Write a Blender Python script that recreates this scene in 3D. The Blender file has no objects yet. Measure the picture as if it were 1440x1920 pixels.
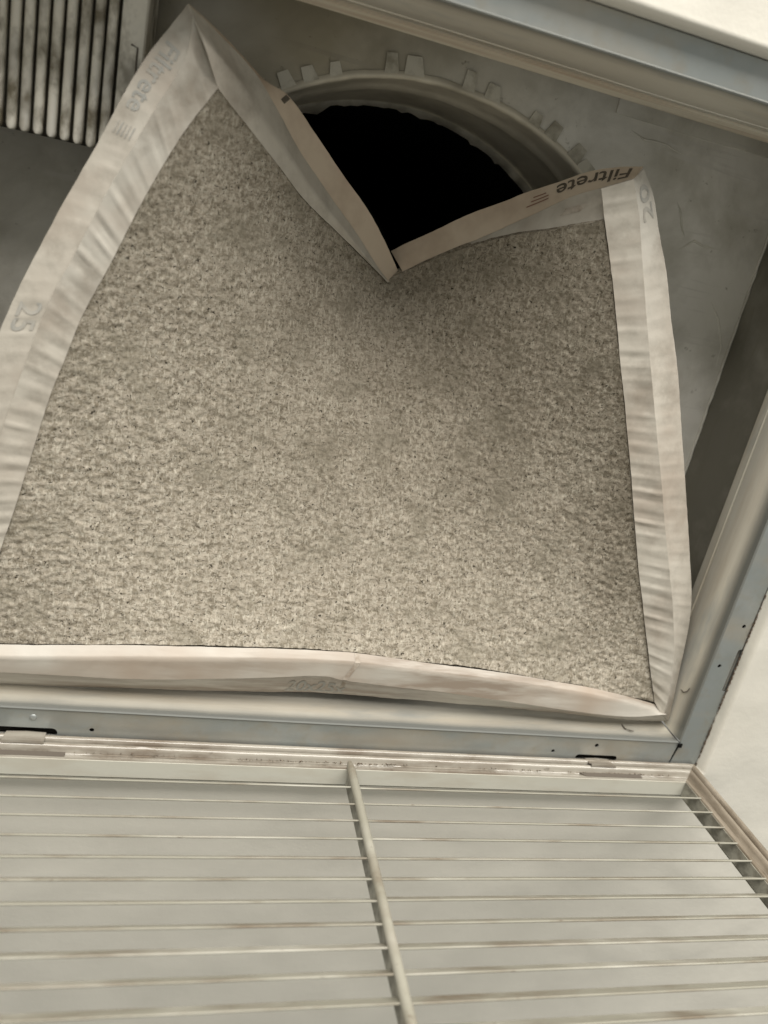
import bpy, bmesh, math, random
from mathutils import Vector, Matrix, noise

random.seed(7)
scene = bpy.context.scene
COL = scene.collection
R = math.radians

# ------------------------------------------------------------------ camera (world origin, half a metre under the ceiling)
F = 1427.54                                   # focal length in photo pixels (photo is 1440 x 1920)
CX = Vector((0.957303, 0.124151, 0.261070))   # world axes written in camera coordinates (x right, y down, z forward)
CY = Vector((0.206927, -0.924914, -0.318930))
CN = Vector((0.201872, 0.359335, -0.911113))
cam_data = bpy.data.cameras.new('camera')
cam = bpy.data.objects.new('camera', cam_data)
COL.objects.link(cam)
cam_data.sensor_fit = 'VERTICAL'
cam_data.sensor_height = 24.0
cam_data.sensor_width = 18.0
cam_data.lens = 24.0 * F / 1920.0
cam_data.clip_start = 0.01
cam_data.clip_end = 50
right = Vector((CX[0], -CY[0], -CN[0]))
up = -Vector((CX[1], -CY[1], -CN[1]))
back = -Vector((CX[2], -CY[2], -CN[2]))
m = Matrix((right, up, back)).transposed().to_4x4()
cam.matrix_world = m
cam_data.dof.use_dof = True
cam_data.dof.focus_distance = 0.58
cam_data.dof.aperture_fstop = 3.0
scene.camera = cam

# ------------------------------------------------------------------ light: an even room and one broad lamp below and behind
world = bpy.data.worlds.new('World')
scene.world = world
world.use_nodes = True
world.node_tree.nodes['Background'].inputs[0].default_value = (1.0, 0.985, 0.885, 1)
world.node_tree.nodes['Background'].inputs[1].default_value = 0.335
ld = bpy.data.lights.new('room_lamp', 'AREA')
ld.shape = 'RECTANGLE'
ld.size, ld.size_y = 4.0, 1.5
ld.energy = 150
ld.color = (1.0, 0.955, 0.875)
lamp = bpy.data.objects.new('room_lamp', ld)
COL.objects.link(lamp)
lamp.location = (0.35, -2.2, -0.42)
lamp.rotation_euler = (Vector((0.15, 0.15, 0.5)) - lamp.location).to_track_quat('-Z', 'Y').to_euler()

scene.view_settings.view_transform = 'Standard'
scene.view_settings.look = 'None'
scene.view_settings.exposure = 0.0
scene.view_settings.gamma = 1.0


# ------------------------------------------------------------------ helpers
def ray(u, v):
    c = Vector((u - 720, v - 960, F))
    return Vector((c.dot(CX), -c.dot(CY), -c.dot(CN)))


def at(u, v, z):
    r = ray(u, v)
    return r * (z / r.z)


def link(o, parent=None):
    COL.objects.link(o)
    if parent is not None:
        o.parent = parent
    return o


def thing(name, label, cat, loc=(0, 0, 0), group=None):
    o = bpy.data.objects.new(name, None)
    o.empty_display_size = 0.05
    o.location = loc
    o['label'] = label
    o['category'] = cat
    if group:
        o['group'] = group
    return link(o)


def mesh_obj(name, verts, faces, mat, parent=None, smooth=False, label=None, angle=None):
    """one mesh object; verts in world coordinates, stored relative to the parent"""
    off = Vector((0, 0, 0))
    p = parent
    while p is not None:
        off += p.location
        p = p.parent
    me = bpy.data.meshes.new(name)
    me.from_pydata([tuple(Vector(v) - off) for v in verts], [], faces)
    me.materials.append(mat)
    bm = bmesh.new()
    bm.from_mesh(me)
    bmesh.ops.recalc_face_normals(bm, faces=bm.faces)
    bm.to_mesh(me)
    bm.free()
    if smooth:
        for f in me.polygons:
            f.use_smooth = True
        if angle:
            me.set_sharp_from_angle(angle=R(angle))
    o = bpy.data.objects.new(name, me)
    if label:
        o['label'] = label
    return link(o, parent)


class MB:
    def __init__(s):
        s.v, s.f = [], []

    def add(s, vs, fs):
        n = len(s.v)
        s.v += [Vector(v) for v in vs]
        s.f += [tuple(n + i for i in f) for f in fs]

    def box(s, a, b):
        x0, y0, z0 = a
        x1, y1, z1 = b
        s.add([(x0, y0, z0), (x1, y0, z0), (x1, y1, z0), (x0, y1, z0), (x0, y0, z1), (x1, y0, z1), (x1, y1, z1), (x0, y1, z1)],
              [(0, 1, 2, 3), (4, 5, 6, 7), (0, 1, 5, 4), (1, 2, 6, 5), (2, 3, 7, 6), (3, 0, 4, 7)])

    def rows(s, rows, closed=False):
        n = len(rows[0])
        vs = [v for r in rows for v in r]
        fs = []
        for i in range(len(rows) - 1):
            for j in range(n if closed else n - 1):
                k = (j + 1) % n
                fs.append((i * n + j, i * n + k, (i + 1) * n + k, (i + 1) * n + j))
        s.add(vs, fs)

    def build(s, name, mat, parent=None, smooth=False, label=None, angle=None):
        return mesh_obj(name, s.v, s.f, mat, parent, smooth, label, angle)


def plate(loops, z, th, name, mat, parent):
    """flat plate with holes: first loop is the outline, thickness goes up"""
    bm = bmesh.new()
    edges = []
    for lp in loops:
        vs = [bm.verts.new((p[0], p[1], z)) for p in lp]
        for i in range(len(vs)):
            edges.append(bm.edges.new((vs[i], vs[(i + 1) % len(vs)])))
    bmesh.ops.triangle_fill(bm, use_beauty=True, use_dissolve=False, edges=edges)
    fs = list(bm.faces)
    r = bmesh.ops.extrude_face_region(bm, geom=fs)
    for e in r['geom']:
        if isinstance(e, bmesh.types.BMVert):
            e.co.z += th
    vs = [v.co.copy() for v in bm.verts]
    bm.verts.index_update()
    faces = [[v.index for v in f.verts] for f in bm.faces]
    bm.free()
    return mesh_obj(name, vs, faces, mat, parent)


def circle(c, r, n=14, sx=1.0, sy=1.0):
    return [(c[0] + r * sx * math.cos(2 * math.pi * i / n), c[1] + r * sy * math.sin(2 * math.pi * i / n)) for i in range(n)]


# ------------------------------------------------------------------ materials
def mat_new(name, base, rough=0.6, metal=0.0, layers=(), bumps=(), spec=0.5, rough_var=None):
    """layers: (scale, detail, colour, lo, hi, stretch) mixed over the base by noise; bumps: (kind, scale, strength, distance, stretch)"""
    mt = bpy.data.materials.new(name)
    mt.use_nodes = True
    nt = mt.node_tree
    N = nt.nodes
    L = nt.links
    b = N['Principled BSDF']
    b.inputs['Roughness'].default_value = rough
    b.inputs['Metallic'].default_value = metal
    b.inputs['Specular IOR Level'].default_value = spec
    tc = N.new('ShaderNodeTexCoord')
    info = N.new('ShaderNodeObjectInfo')

    def coords(stretch):
        mp = N.new('ShaderNodeMapping')
        mp.inputs['Scale'].default_value = stretch
        add = N.new('ShaderNodeVectorMath')
        add.operation = 'ADD'
        L.new(tc.outputs['Object'], mp.inputs['Vector'])
        L.new(mp.outputs[0], add.inputs[0])
        L.new(info.outputs['Random'], add.inputs[1])
        return add.outputs[0]
    col = None
    for (sc, det, c, lo, hi, st, *more) in layers:
        nz = N.new('ShaderNodeTexNoise')
        nz.inputs['Scale'].default_value = sc
        nz.inputs['Detail'].default_value = det
        nz.inputs['Roughness'].default_value = 0.6
        nz.inputs['Distortion'].default_value = more[0] if more else 0.0
        L.new(coords(st), nz.inputs['Vector'])
        rp = N.new('ShaderNodeMapRange')
        rp.inputs['From Min'].default_value = lo
        rp.inputs['From Max'].default_value = hi
        L.new(nz.outputs['Fac'], rp.inputs['Value'])
        mx = N.new('ShaderNodeMix')
        mx.data_type = 'RGBA'
        if col is None:
            mx.inputs[6].default_value = (*base, 1)
        else:
            L.new(col, mx.inputs[6])
        mx.inputs[7].default_value = (*c, 1)
        L.new(rp.outputs[0], mx.inputs[0])
        col = mx.outputs[2]
        if rough_var:
            pass
    if col is None:
        b.inputs['Base Color'].default_value = (*base, 1)
    else:
        L.new(col, b.inputs['Base Color'])
    nrm = None
    for (kind, sc, strength, dist, st) in bumps:
        if kind == 'noise':
            t = N.new('ShaderNodeTexNoise')
            t.inputs['Scale'].default_value = sc
            t.inputs['Detail'].default_value = 4
            out = t.outputs['Fac']
        elif kind == 'ridge':
            t = N.new('ShaderNodeTexNoise')
            t.noise_type = 'RIDGED_MULTIFRACTAL'
            t.inputs['Scale'].default_value = sc
            t.inputs['Detail'].default_value = 2
            out = t.outputs['Fac']
        else:
            t = N.new('ShaderNodeTexVoronoi')
            t.inputs['Scale'].default_value = sc
            out = t.outputs['Distance']
        L.new(coords(st), t.inputs['Vector'])
        bp = N.new('ShaderNodeBump')
        bp.inputs['Strength'].default_value = strength
        bp.inputs['Distance'].default_value = dist
        L.new(out, bp.inputs['Height'])
        if nrm is not None:
            L.new(nrm, bp.inputs['Normal'])
        nrm = bp.outputs[0]
    if nrm is not None:
        L.new(nrm, b.inputs['Normal'])
    return mt


def dark_patch(mt, centre, r0, r1, colour, amount):
    """multiplies the colour darker in a noisy-edged patch round a centre"""
    nt = mt.node_tree
    N, L = nt.nodes, nt.links
    b = N['Principled BSDF']
    src = b.inputs['Base Color'].links[0].from_socket
    tc = N.new('ShaderNodeTexCoord')
    nz = N.new('ShaderNodeTexNoise')
    nz.inputs['Scale'].default_value = 14
    nz.inputs['Detail'].default_value = 5
    L.new(tc.outputs['Object'], nz.inputs['Vector'])
    ds = N.new('ShaderNodeVectorMath')
    ds.operation = 'DISTANCE'
    L.new(tc.outputs['Object'], ds.inputs[0])
    ds.inputs[1].default_value = centre
    mul = N.new('ShaderNodeMath')
    mul.operation = 'MULTIPLY_ADD'
    L.new(nz.outputs['Fac'], mul.inputs[0])
    mul.inputs[1].default_value = 0.16
    L.new(ds.outputs['Value'], mul.inputs[2])
    rp = N.new('ShaderNodeMapRange')
    rp.inputs['From Min'].default_value = r1 + 0.08
    rp.inputs['From Max'].default_value = r0 + 0.08
    rp.inputs['To Max'].default_value = amount
    L.new(mul.outputs[0], rp.inputs['Value'])
    mx = N.new('ShaderNodeMix')
    mx.data_type = 'RGBA'
    mx.blend_type = 'MULTIPLY'
    L.new(rp.outputs[0], mx.inputs[0])
    L.new(src, mx.inputs[6])
    mx.inputs[7].default_value = (*colour, 1)
    L.new(mx.outputs[2], b.inputs['Base Color'])


U = (1, 1, 1)
M_ceil = mat_new('ceiling_paint', (0.80, 0.775, 0.705), 0.8, 0, [(14, 3, (0.75, 0.725, 0.66), 0.4, 0.75, U)],
                 [('ridge', 13, 0.8, 0.005, U), ('noise', 60, 0.22, 0.002, U), ('noise', 500, 0.15, 0.0005, U)])
M_galv = mat_new('galvanised_steel', (0.36, 0.39, 0.39), 0.42, 0.55,
                 [(22, 4, (0.44, 0.46, 0.455), 0.45, 0.75, U), (70, 5, (0.36, 0.34, 0.29), 0.52, 0.85, (1, 1, 1)),
                  (9, 3, (0.50, 0.45, 0.37), 0.48, 0.75, (0.6, 2, 2))],
                 [('noise', 300, 0.06, 0.0004, U), ('noise', 16, 0.15, 0.003, U)])
M_wall = mat_new('dusty_steel', (0.72, 0.69, 0.61), 0.38, 0.35,
                 [(12, 5, (0.55, 0.48, 0.38), 0.45, 0.8, (0.35, 0.35, 5)), (60, 4, (0.74, 0.71, 0.63), 0.5, 0.8, (0.2, 0.2, 3)),
                  (30, 4, (0.42, 0.44, 0.43), 0.55, 0.8, (0.3, 0.3, 1.5))],
                 [('noise', 260, 0.08, 0.0004, U), ('noise', 14, 0.2, 0.003, U)])


def edge_shade(mt, z0, z1, colour):
    """paints shade along the lower edge of the sheet into its colour"""
    nt = mt.node_tree
    N, L = nt.nodes, nt.links
    b = N['Principled BSDF']
    src = b.inputs['Base Color'].links[0].from_socket
    tc = N.new('ShaderNodeTexCoord')
    sp = N.new('ShaderNodeSeparateXYZ')
    L.new(tc.outputs['Object'], sp.inputs[0])
    nz = N.new('ShaderNodeTexNoise')
    nz.inputs['Scale'].default_value = 16
    nz.inputs['Detail'].default_value = 4
    L.new(tc.outputs['Object'], nz.inputs['Vector'])
    ma = N.new('ShaderNodeMath')
    ma.operation = 'MULTIPLY_ADD'
    L.new(nz.outputs['Fac'], ma.inputs[0])
    ma.inputs[1].default_value = 0.008
    L.new(sp.outputs[2], ma.inputs[2])
    rp = N.new('ShaderNodeMapRange')
    rp.inputs['From Min'].default_value = z1 + 0.004
    rp.inputs['From Max'].default_value = z0 + 0.004
    L.new(ma.outputs[0], rp.inputs['Value'])
    mx = N.new('ShaderNodeMix')
    mx.data_type = 'RGBA'
    L.new(rp.outputs[0], mx.inputs[0])
    L.new(src, mx.inputs[6])
    mx.inputs[7].default_value = (*colour, 1)
    L.new(mx.outputs[2], b.inputs['Base Color'])


edge_shade(M_wall, 0.005, 0.017, (0.25, 0.26, 0.25))  # dark lower band of the frame wall is shade mixed into the colour
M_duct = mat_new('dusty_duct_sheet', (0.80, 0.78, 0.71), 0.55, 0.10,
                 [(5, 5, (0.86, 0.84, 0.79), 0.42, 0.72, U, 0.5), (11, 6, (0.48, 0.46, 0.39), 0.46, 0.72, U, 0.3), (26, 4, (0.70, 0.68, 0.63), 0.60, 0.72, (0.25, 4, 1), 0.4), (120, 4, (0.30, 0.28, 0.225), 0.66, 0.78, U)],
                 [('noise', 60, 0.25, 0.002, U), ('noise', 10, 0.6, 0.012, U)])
M_ductside = mat_new('shaded_duct_sheet', (0.20, 0.19, 0.155), 0.6, 0.15,  # side sheets coloured darker than the top to deepen the shadow beside the filter
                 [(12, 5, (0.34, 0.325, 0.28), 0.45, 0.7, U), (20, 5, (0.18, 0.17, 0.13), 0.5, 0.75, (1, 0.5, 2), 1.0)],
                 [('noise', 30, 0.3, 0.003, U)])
M_collar = mat_new('dusty_collar_sheet', (0.70, 0.655, 0.55), 0.55, 0.2,
                   [(14, 4, (0.40, 0.37, 0.30), 0.45, 0.75, U)], [('noise', 90, 0.1, 0.001, U)])
M_torn = mat_new('torn_foil', (0.78, 0.75, 0.66), 0.5, 0.2, [(40, 4, (0.5, 0.47, 0.39), 0.45, 0.7, U)])
M_tab = mat_new('bent_tab_sheet', (0.62, 0.595, 0.515), 0.55, 0.1, [(50, 5, (0.34, 0.315, 0.25), 0.42, 0.62, U)],
                [('noise', 140, 0.3, 0.0015, U)])
M_black = mat_new('black_duct_liner', (0.006, 0.006, 0.006), 0.9, 0, spec=0.1)
M_wood = mat_new('old_framing_wood', (0.82, 0.765, 0.65), 0.8, 0, [(18, 5, (0.56, 0.44, 0.33), 0.4, 0.7, (0.3, 6, 6))],
                 [('noise', 60, 0.3, 0.001, (0.3, 4, 4))])
M_cavity = mat_new('cavity_black', (0.015, 0.013, 0.011), 0.95)
M_paint = mat_new('door_paint', (0.63, 0.62, 0.55), 0.42, 0, [(30, 4, (0.54, 0.50, 0.42), 0.48, 0.78, (0.5, 2, 2))],
                  [('noise', 220, 0.05, 0.0005, U)])
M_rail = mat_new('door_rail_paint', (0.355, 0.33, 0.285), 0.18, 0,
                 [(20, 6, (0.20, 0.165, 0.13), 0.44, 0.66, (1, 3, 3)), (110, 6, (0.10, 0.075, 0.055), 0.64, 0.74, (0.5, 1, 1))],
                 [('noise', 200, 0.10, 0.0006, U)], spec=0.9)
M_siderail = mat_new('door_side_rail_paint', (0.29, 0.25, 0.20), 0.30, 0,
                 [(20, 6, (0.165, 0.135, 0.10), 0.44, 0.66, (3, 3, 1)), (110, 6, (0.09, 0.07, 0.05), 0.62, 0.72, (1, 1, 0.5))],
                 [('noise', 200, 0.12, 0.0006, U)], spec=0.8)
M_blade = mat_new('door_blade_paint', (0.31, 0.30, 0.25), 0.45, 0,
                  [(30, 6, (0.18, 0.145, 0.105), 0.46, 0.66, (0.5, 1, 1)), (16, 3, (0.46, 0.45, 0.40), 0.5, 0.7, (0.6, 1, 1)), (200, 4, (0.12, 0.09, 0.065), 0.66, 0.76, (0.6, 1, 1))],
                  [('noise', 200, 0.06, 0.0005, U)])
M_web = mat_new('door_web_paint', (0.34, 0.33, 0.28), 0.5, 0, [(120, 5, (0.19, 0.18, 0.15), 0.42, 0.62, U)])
M_card = mat_new('filter_cardboard', (0.55, 0.515, 0.455), 0.68, 0,
                 [(16, 4, (0.45, 0.405, 0.35), 0.45, 0.75, U), (60, 6, (0.40, 0.37, 0.32), 0.48, 0.75, U),
                  (6, 3, (0.60, 0.58, 0.53), 0.48, 0.7, U), (22, 6, (0.31, 0.275, 0.23), 0.53, 0.74, U), (9, 5, (0.38, 0.32, 0.265), 0.50, 0.72, U)],
                 [('noise', 500, 0.12, 0.0003, U), ('noise', 60, 0.3, 0.0015, U)])
M_kraft = mat_new('filter_cardboard_edge', (0.64, 0.54, 0.43), 0.75, 0,
                  [(22, 4, (0.46, 0.36, 0.275), 0.45, 0.75, U)], [('noise', 400, 0.10, 0.0003, U)])
M_media = mat_new('filter_fabric', (0.45, 0.405, 0.34), 0.9, 0,
                  [(245, 5, (0.22, 0.19, 0.145), 0.44, 0.64, (1, 1, 1), 0.9),
                   (185, 4, (0.25, 0.22, 0.17), 0.50, 0.66, (1, 3.4, 1), 0.6),
                   (185, 4, (0.58, 0.54, 0.46), 0.52, 0.68, (3.4, 1, 1), 0.6),
                   (400, 4, (0.58, 0.55, 0.475), 0.55, 0.72, U, 1.0),
                   (480, 3, (0.045, 0.038, 0.028), 0.605, 0.68, U, 0.6),
                   (30, 5, (0.26, 0.235, 0.185), 0.50, 0.80, U)],
                  [('noise', 260, 0.8, 0.0015, U), ('noise', 800, 0.4, 0.0005, U)], spec=0.2)
M_cardlow = mat_new('filter_cardboard_lower', (0.48, 0.455, 0.41), 0.42, 0,
                 [(30, 6, (0.29, 0.24, 0.195), 0.46, 0.60, (0.12, 1, 1.4)), (90, 5, (0.60, 0.575, 0.525), 0.5, 0.8, (0.15, 1, 1)), (9, 3, (0.40, 0.33, 0.27), 0.52, 0.75, U)],
                 [('noise', 500, 0.10, 0.0003, U), ('noise', 40, 0.2, 0.0015, (0.3, 1, 1))])
M_stain = mat_new('brown_stain', (0.33, 0.275, 0.225), 0.7, 0, [(110, 5, (0.50, 0.45, 0.39), 0.40, 0.60, U)])
M_grey = mat_new('ribbed_panel_grey', (0.86, 0.83, 0.75), 0.55, 0.1,
                 [(60, 6, (0.20, 0.175, 0.125), 0.44, 0.64, (1, 0.6, 1)), (30, 3, (0.74, 0.72, 0.67), 0.5, 0.75, U)],
                 [('noise', 200, 0.1, 0.0005, U)])
M_groove = mat_new('ribbed_panel_groove', (0.03, 0.026, 0.018), 0.9)
M_ink = mat_new('faded_print', (0.375, 0.375, 0.355), 0.7, 0, [(40, 4, (0.455, 0.43, 0.385), 0.40, 0.66, U)])
M_inkdark = mat_new('dark_print', (0.10, 0.085, 0.065), 0.7, 0, [(120, 3, (0.17, 0.14, 0.11), 0.45, 0.75, U)])
M_inkred = mat_new('brown_print', (0.25, 0.14, 0.10), 0.7, 0)
M_lint = mat_new('grey_lint', (0.13, 0.10, 0.075), 0.95, 0, [(600, 2, (0.28, 0.22, 0.17), 0.45, 0.7, U)], spec=0.1)
M_scratch = mat_new('steel_punch_mark', (0.14, 0.12, 0.10), 0.6, 0.2)

dark_patch(M_media, (0.045, -0.06, 0.06), 0.03, 0.30, (0.60, 0.585, 0.56), 1.0)  # fabric darker round the upper middle
dark_patch(M_media, (0.245, 0.02, 0.0), 0.0, 0.13, (0.66, 0.64, 0.61), 1.0)  # fabric darker towards the right side
dark_patch(M_duct, (-0.10, -0.25, 0.0), 0.02, 0.20, (0.50, 0.46, 0.375), 1.0)  # brown grime by the far left edge, with the shade there painted in

# ------------------------------------------------------------------ key dimensions (metres)
H = 0.4876            # underside of the steel flange
ZC = 0.4772           # underside of the ceiling
XL, XR = -0.163, 0.452            # inner lip of the frame
YT, YB = -0.1377, 0.3497
OXL, OXR = -0.1885, 0.4778        # opening cut in the ceiling
OYT, OYB = -0.1597, 0.3745
ZW = 0.5376           # top of the frame's inner wall
ZP = 0.62             # plenum top
PXL, PXR = -0.172, 0.462
PYT, PYB = -0.1485, 0.360
HC = (0.155, 0.108)   # centre of the duct hole
HR = 0.2297

# ------------------------------------------------------------------ ceiling: one sheet with a soft cut edge round the opening
mb = MB()


def rect_ring(x0, y0, x1, y1, r, z, n=5):
    pts = []
    for (cx, cy, a0) in ((x1 - r, y1 - r, 0), (x0 + r, y1 - r, 90), (x0 + r, y0 + r, 180), (x1 - r, y0 + r, 270)):
        for i in range(n):
            a = R(a0 + 90 * i / (n - 1))
            pts.append((cx + r * math.cos(a), cy + r * math.sin(a), z))
    return pts


rings = []
for off, z in ((0.0, H + 0.006), (0.0, ZC + 0.0048), (0.0004, ZC + 0.0020), (0.0014, ZC + 0.0003), (0.0028, ZC - 0.0004), (0.0044, ZC - 0.0003), (0.0070, ZC), (0.05, ZC)):
    rings.append(rect_ring(OXL - off, OYT - off, OXR + off, OYB + off, 0.003 + off, z))
rings.append(rect_ring(-2.6, -2.6, 2.9, 2.9, 0.01, ZC))
mb.rows(rings, closed=True)
o = mb.build('ceiling', M_ceil, smooth=True, angle=60)
o['kind'] = 'structure'

# ------------------------------------------------------------------ filter frame of galvanised steel
frame = thing('filter_grille_frame', 'galvanised steel frame with punched holes set into the white ceiling', 'frame', (0.1445, 0.106, H))
TH = 0.0009


def slot_loop(x0, x1, y, h, n=6):
    r = h / 2
    pts = []
    for i in range(n + 1):
        a = R(-90 + 180 * i / n)
        pts.append((x1 - r + r * math.cos(a), y + r * math.sin(a)))
    for i in range(n + 1):
        a = R(90 + 180 * i / n)
        pts.append((x0 + r + r * math.cos(a), y + r * math.sin(a)))
    return pts


gap = 0.0007
# hinge side flange
plate([[(OXL + 0.001, OYB - 0.0012), (XL, YB), (XR - 0.001, YB), (XR - 0.004, YB + 0.0225), (0.448, OYB - 0.0012)],
       circle((-0.039, 0.3652), 0.0017), circle((0.3712, 0.3569), 0.0019), circle((0.3317, 0.3645), 0.0016),
       slot_loop(-0.116, -0.0620, 0.3690, 0.0074), slot_loop(0.3545, 0.3950, 0.3697, 0.0060)],
      H, TH, 'flange', M_galv, frame)
# right flange
plate([[(XR, YT), (OXR - 0.001, OYT + 0.001), (OXR - 0.001, OYB - 0.0012), (0.4495, OYB - 0.0012), (XR + 0.0006, YB + 0.006), (XR, YB + 0.003)],
       circle((0.469, 0.2307), 0.0018), circle((0.4607, 0.2700), 0.0018),
       [(y_, x_) for (x_, y_) in slot_loop(0.2525, 0.2945, 0.4752, 0.0044)]],
      H, TH, 'flange', M_galv, frame)
plate([[(OXL + 0.001, OYT + 0.001), (OXR - 0.002, OYT + 0.001), (XR - 0.0006, YT), (XL + 0.0006, YT)]], H, TH, 'flange', M_galv, frame)
plate([[(OXL + 0.001, OYT + 0.0018), (XL, YT + 0.0008), (XL, YB - 0.001), (OXL + 0.001, OYB - 0.003)]], H, TH, 'flange', M_galv, frame)


def wall_rows(p0, p1, inward, m0, m1):
    """bent lip, small step and upright wall of one side of the frame; p0, p1 are the lip corners; m0, m1 mitre directions along the side"""
    d = (Vector(p1) - Vector(p0)).normalized()
    w = Vector(inward)
    prof = [(0.0, H + TH), (-0.0004, H - 0.0003), (0.0006, H - 0.0009), (0.0016, H - 0.0002), (0.0013, H + 0.002), (0.0004, H + 0.0052),
            (-0.0006, H + 0.0085), (-0.0010, H + 0.0110), (-0.0006, H + 0.0140), (0.0014, H + 0.020), (0.0038, H + 0.027), (0.0046, H + 0.033), (0.0044, H + 0.0385), (0.0034, H + 0.0391), (0.0034, H + 0.0397), (0.0046, H + 0.0403), (0.0042, ZW - 0.0022), (0.0036, ZW - 0.0002), (0.0026, ZW + 0.0006), (0.0005, ZW + 0.0010), (-0.008, ZW + 0.0002)]
    rows = []
    n = 40
    for (a, z) in prof:
        r_ = []
        for i in range(n + 1):
            t = i / n
            P = (Vector(p0) + d * a).lerp(Vector(p1) - d * a, t)
            wob = 0.0006 * noise.noise(Vector((P.x * 9, P.y * 9, z * 30))) if 0.49 < z < ZW - 0.004 else 0
            r_.append((P.x + w.x * (a + wob), P.y + w.y * (a + wob), z))
        rows.append(r_)
    return rows


g = 0.0010
for p0, p1, w in (((XL + g, YB, 0), (XR - g, YB, 0), (0, -1, 0)), ((XR, YT + g, 0), (XR, YB - g, 0), (-1, 0, 0)),
                  ((XL + g, YT, 0), (XR - g, YT, 0), (0, 1, 0)), ((XL, YT + g, 0), (XL, YB - g, 0), (1, 0, 0))):
    mb = MB()
    mb.rows(wall_rows(p0, p1, w, 0, 0))
    mb.build('inner_wall', M_wall, frame, True, angle=50)
# black seams in the corners of the frame
mb = MB()
mb.box((XR + 0.0052, YB + 0.0052, H + 0.001), (XR + 0.0072, YB + 0.0072, ZW - 0.001))
mb.build('corner_seam', M_cavity, frame)
mb = MB()
mb.box((XR - 0.0018, YB + 0.0003, H - 0.0014), (XR + 0.0022, YB + 0.0042, H - 0.0005))
mb.build('corner_notch', M_black, frame)
# pressed dimple beside the hinge slot
mb = MB()
rows = []
for k in range(5):
    a = R(90 * k / 4)
    rows.append([(x, y, H - 0.0012 * math.sin(a) + 0.0001) for x, y in circle((-0.0788, 0.3567), 0.0026 * math.cos(a) + 1e-5, 12)])
mb.rows(rows, closed=True)
mb.build('rivet', M_galv, frame, True)


# curled punch marks in the wall corner
def tube(path, rad, n=6):
    rows = []
    for i, p in enumerate(path):
        p = Vector(p)
        d = (Vector(path[min(i + 1, len(path) - 1)]) - Vector(path[max(i - 1, 0)])).normalized()
        a = d.orthogonal().normalized()
        b = d.cross(a)
        rr = rad[i] if isinstance(rad, (list, tuple)) else rad
        rows.append([p + (a * math.cos(2 * math.pi * k / n) + b * math.sin(2 * math.pi * k / n)) * rr for k in range(n)])
    return rows


for pix in (([(1270, 1268), (1271, 1280), (1275, 1290), (1281, 1298), (1288, 1297), (1293, 1291)], 'x'),
            ([(1163, 1352), (1166, 1360), (1172, 1366), (1180, 1369), (1188, 1371)], 'y')):
    pts = []
    for (u, v) in pix[0]:
        r_ = ray(u, v)
        pts.append(r_ * ((XR - 0.0012) / r_.x) if pix[1] == 'x' else r_ * ((YB - 0.0012) / r_.y))
    k = len(pts)
    mb = MB()
    mb.rows(tube(pts, [0.0009 * (1 - 0.6 * i / k) for i in range(k)]), closed=True)
    mb.build('punch_mark', M_scratch, frame, True)

# ------------------------------------------------------------------ plenum box above the frame
plenum = thing('plenum_box', 'dusty grey sheet metal plenum box above the filter frame', 'plenum', (0.155, 0.108, ZP))
# top with a round hole, as a ring grid so the sheet can be slightly uneven
mb = MB()
outer = []
NP = 96
rows = [[], [], [], [], []]
for i in range(NP):
    a = 2 * math.pi * i / NP
    dx, dy = math.cos(a), math.sin(a)
    tmax = min((PXR - HC[0]) / dx if dx > 1e-6 else 9, (PXL - HC[0]) / dx if dx < -1e-6 else 9,
               (PYB - HC[1]) / dy if dy > 1e-6 else 9, (PYT - HC[1]) / dy if dy < -1e-6 else 9)
    for k in range(5):
        t = HR + (tmax - HR) * k / 4
        rows[k].append((HC[0] + dx * t, HC[1] + dy * t, ZP))
# exact corners
for (cx, cy) in ((PXR, PYB), (PXL, PYB), (PXL, PYT), (PXR, PYT)):
    i = min(range(NP), key=lambda q: (rows[4][q][0] - cx) ** 2 + (rows[4][q][1] - cy) ** 2)
    rows[4][i] = (cx, cy, ZP)
mb.rows(rows, closed=True)
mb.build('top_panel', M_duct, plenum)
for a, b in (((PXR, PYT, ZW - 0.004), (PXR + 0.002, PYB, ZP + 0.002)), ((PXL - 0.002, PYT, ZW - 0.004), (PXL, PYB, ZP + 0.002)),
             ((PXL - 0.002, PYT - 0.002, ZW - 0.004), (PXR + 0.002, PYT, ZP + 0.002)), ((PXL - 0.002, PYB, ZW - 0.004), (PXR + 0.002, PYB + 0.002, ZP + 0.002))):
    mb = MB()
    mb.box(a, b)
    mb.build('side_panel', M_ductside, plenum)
# strip of seam sheet along the back edge, and torn tape at the right corner
mb = MB()
mb.box((0.291, -0.1480, ZP - 0.0016), (0.46, -0.1365, ZP - 0.0003))
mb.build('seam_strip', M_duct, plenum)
# ragged line of sealant along the right corner of the box
mb = MB()
path = [(PXR - 0.001 + 0.0007 * noise.noise(Vector((k * 0.7, 1, 2))), PYT + 0.002 + (PYB - PYT - 0.004) * k / 60, ZP - 0.001) for k in range(61)]
mb.rows(tube(path, [0.0012 + 0.0009 * noise.noise(Vector((k * 0.9, 5, 2))) for k in range(61)]), closed=True)
mb.build('corner_sealant', M_duct, plenum, True)

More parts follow.
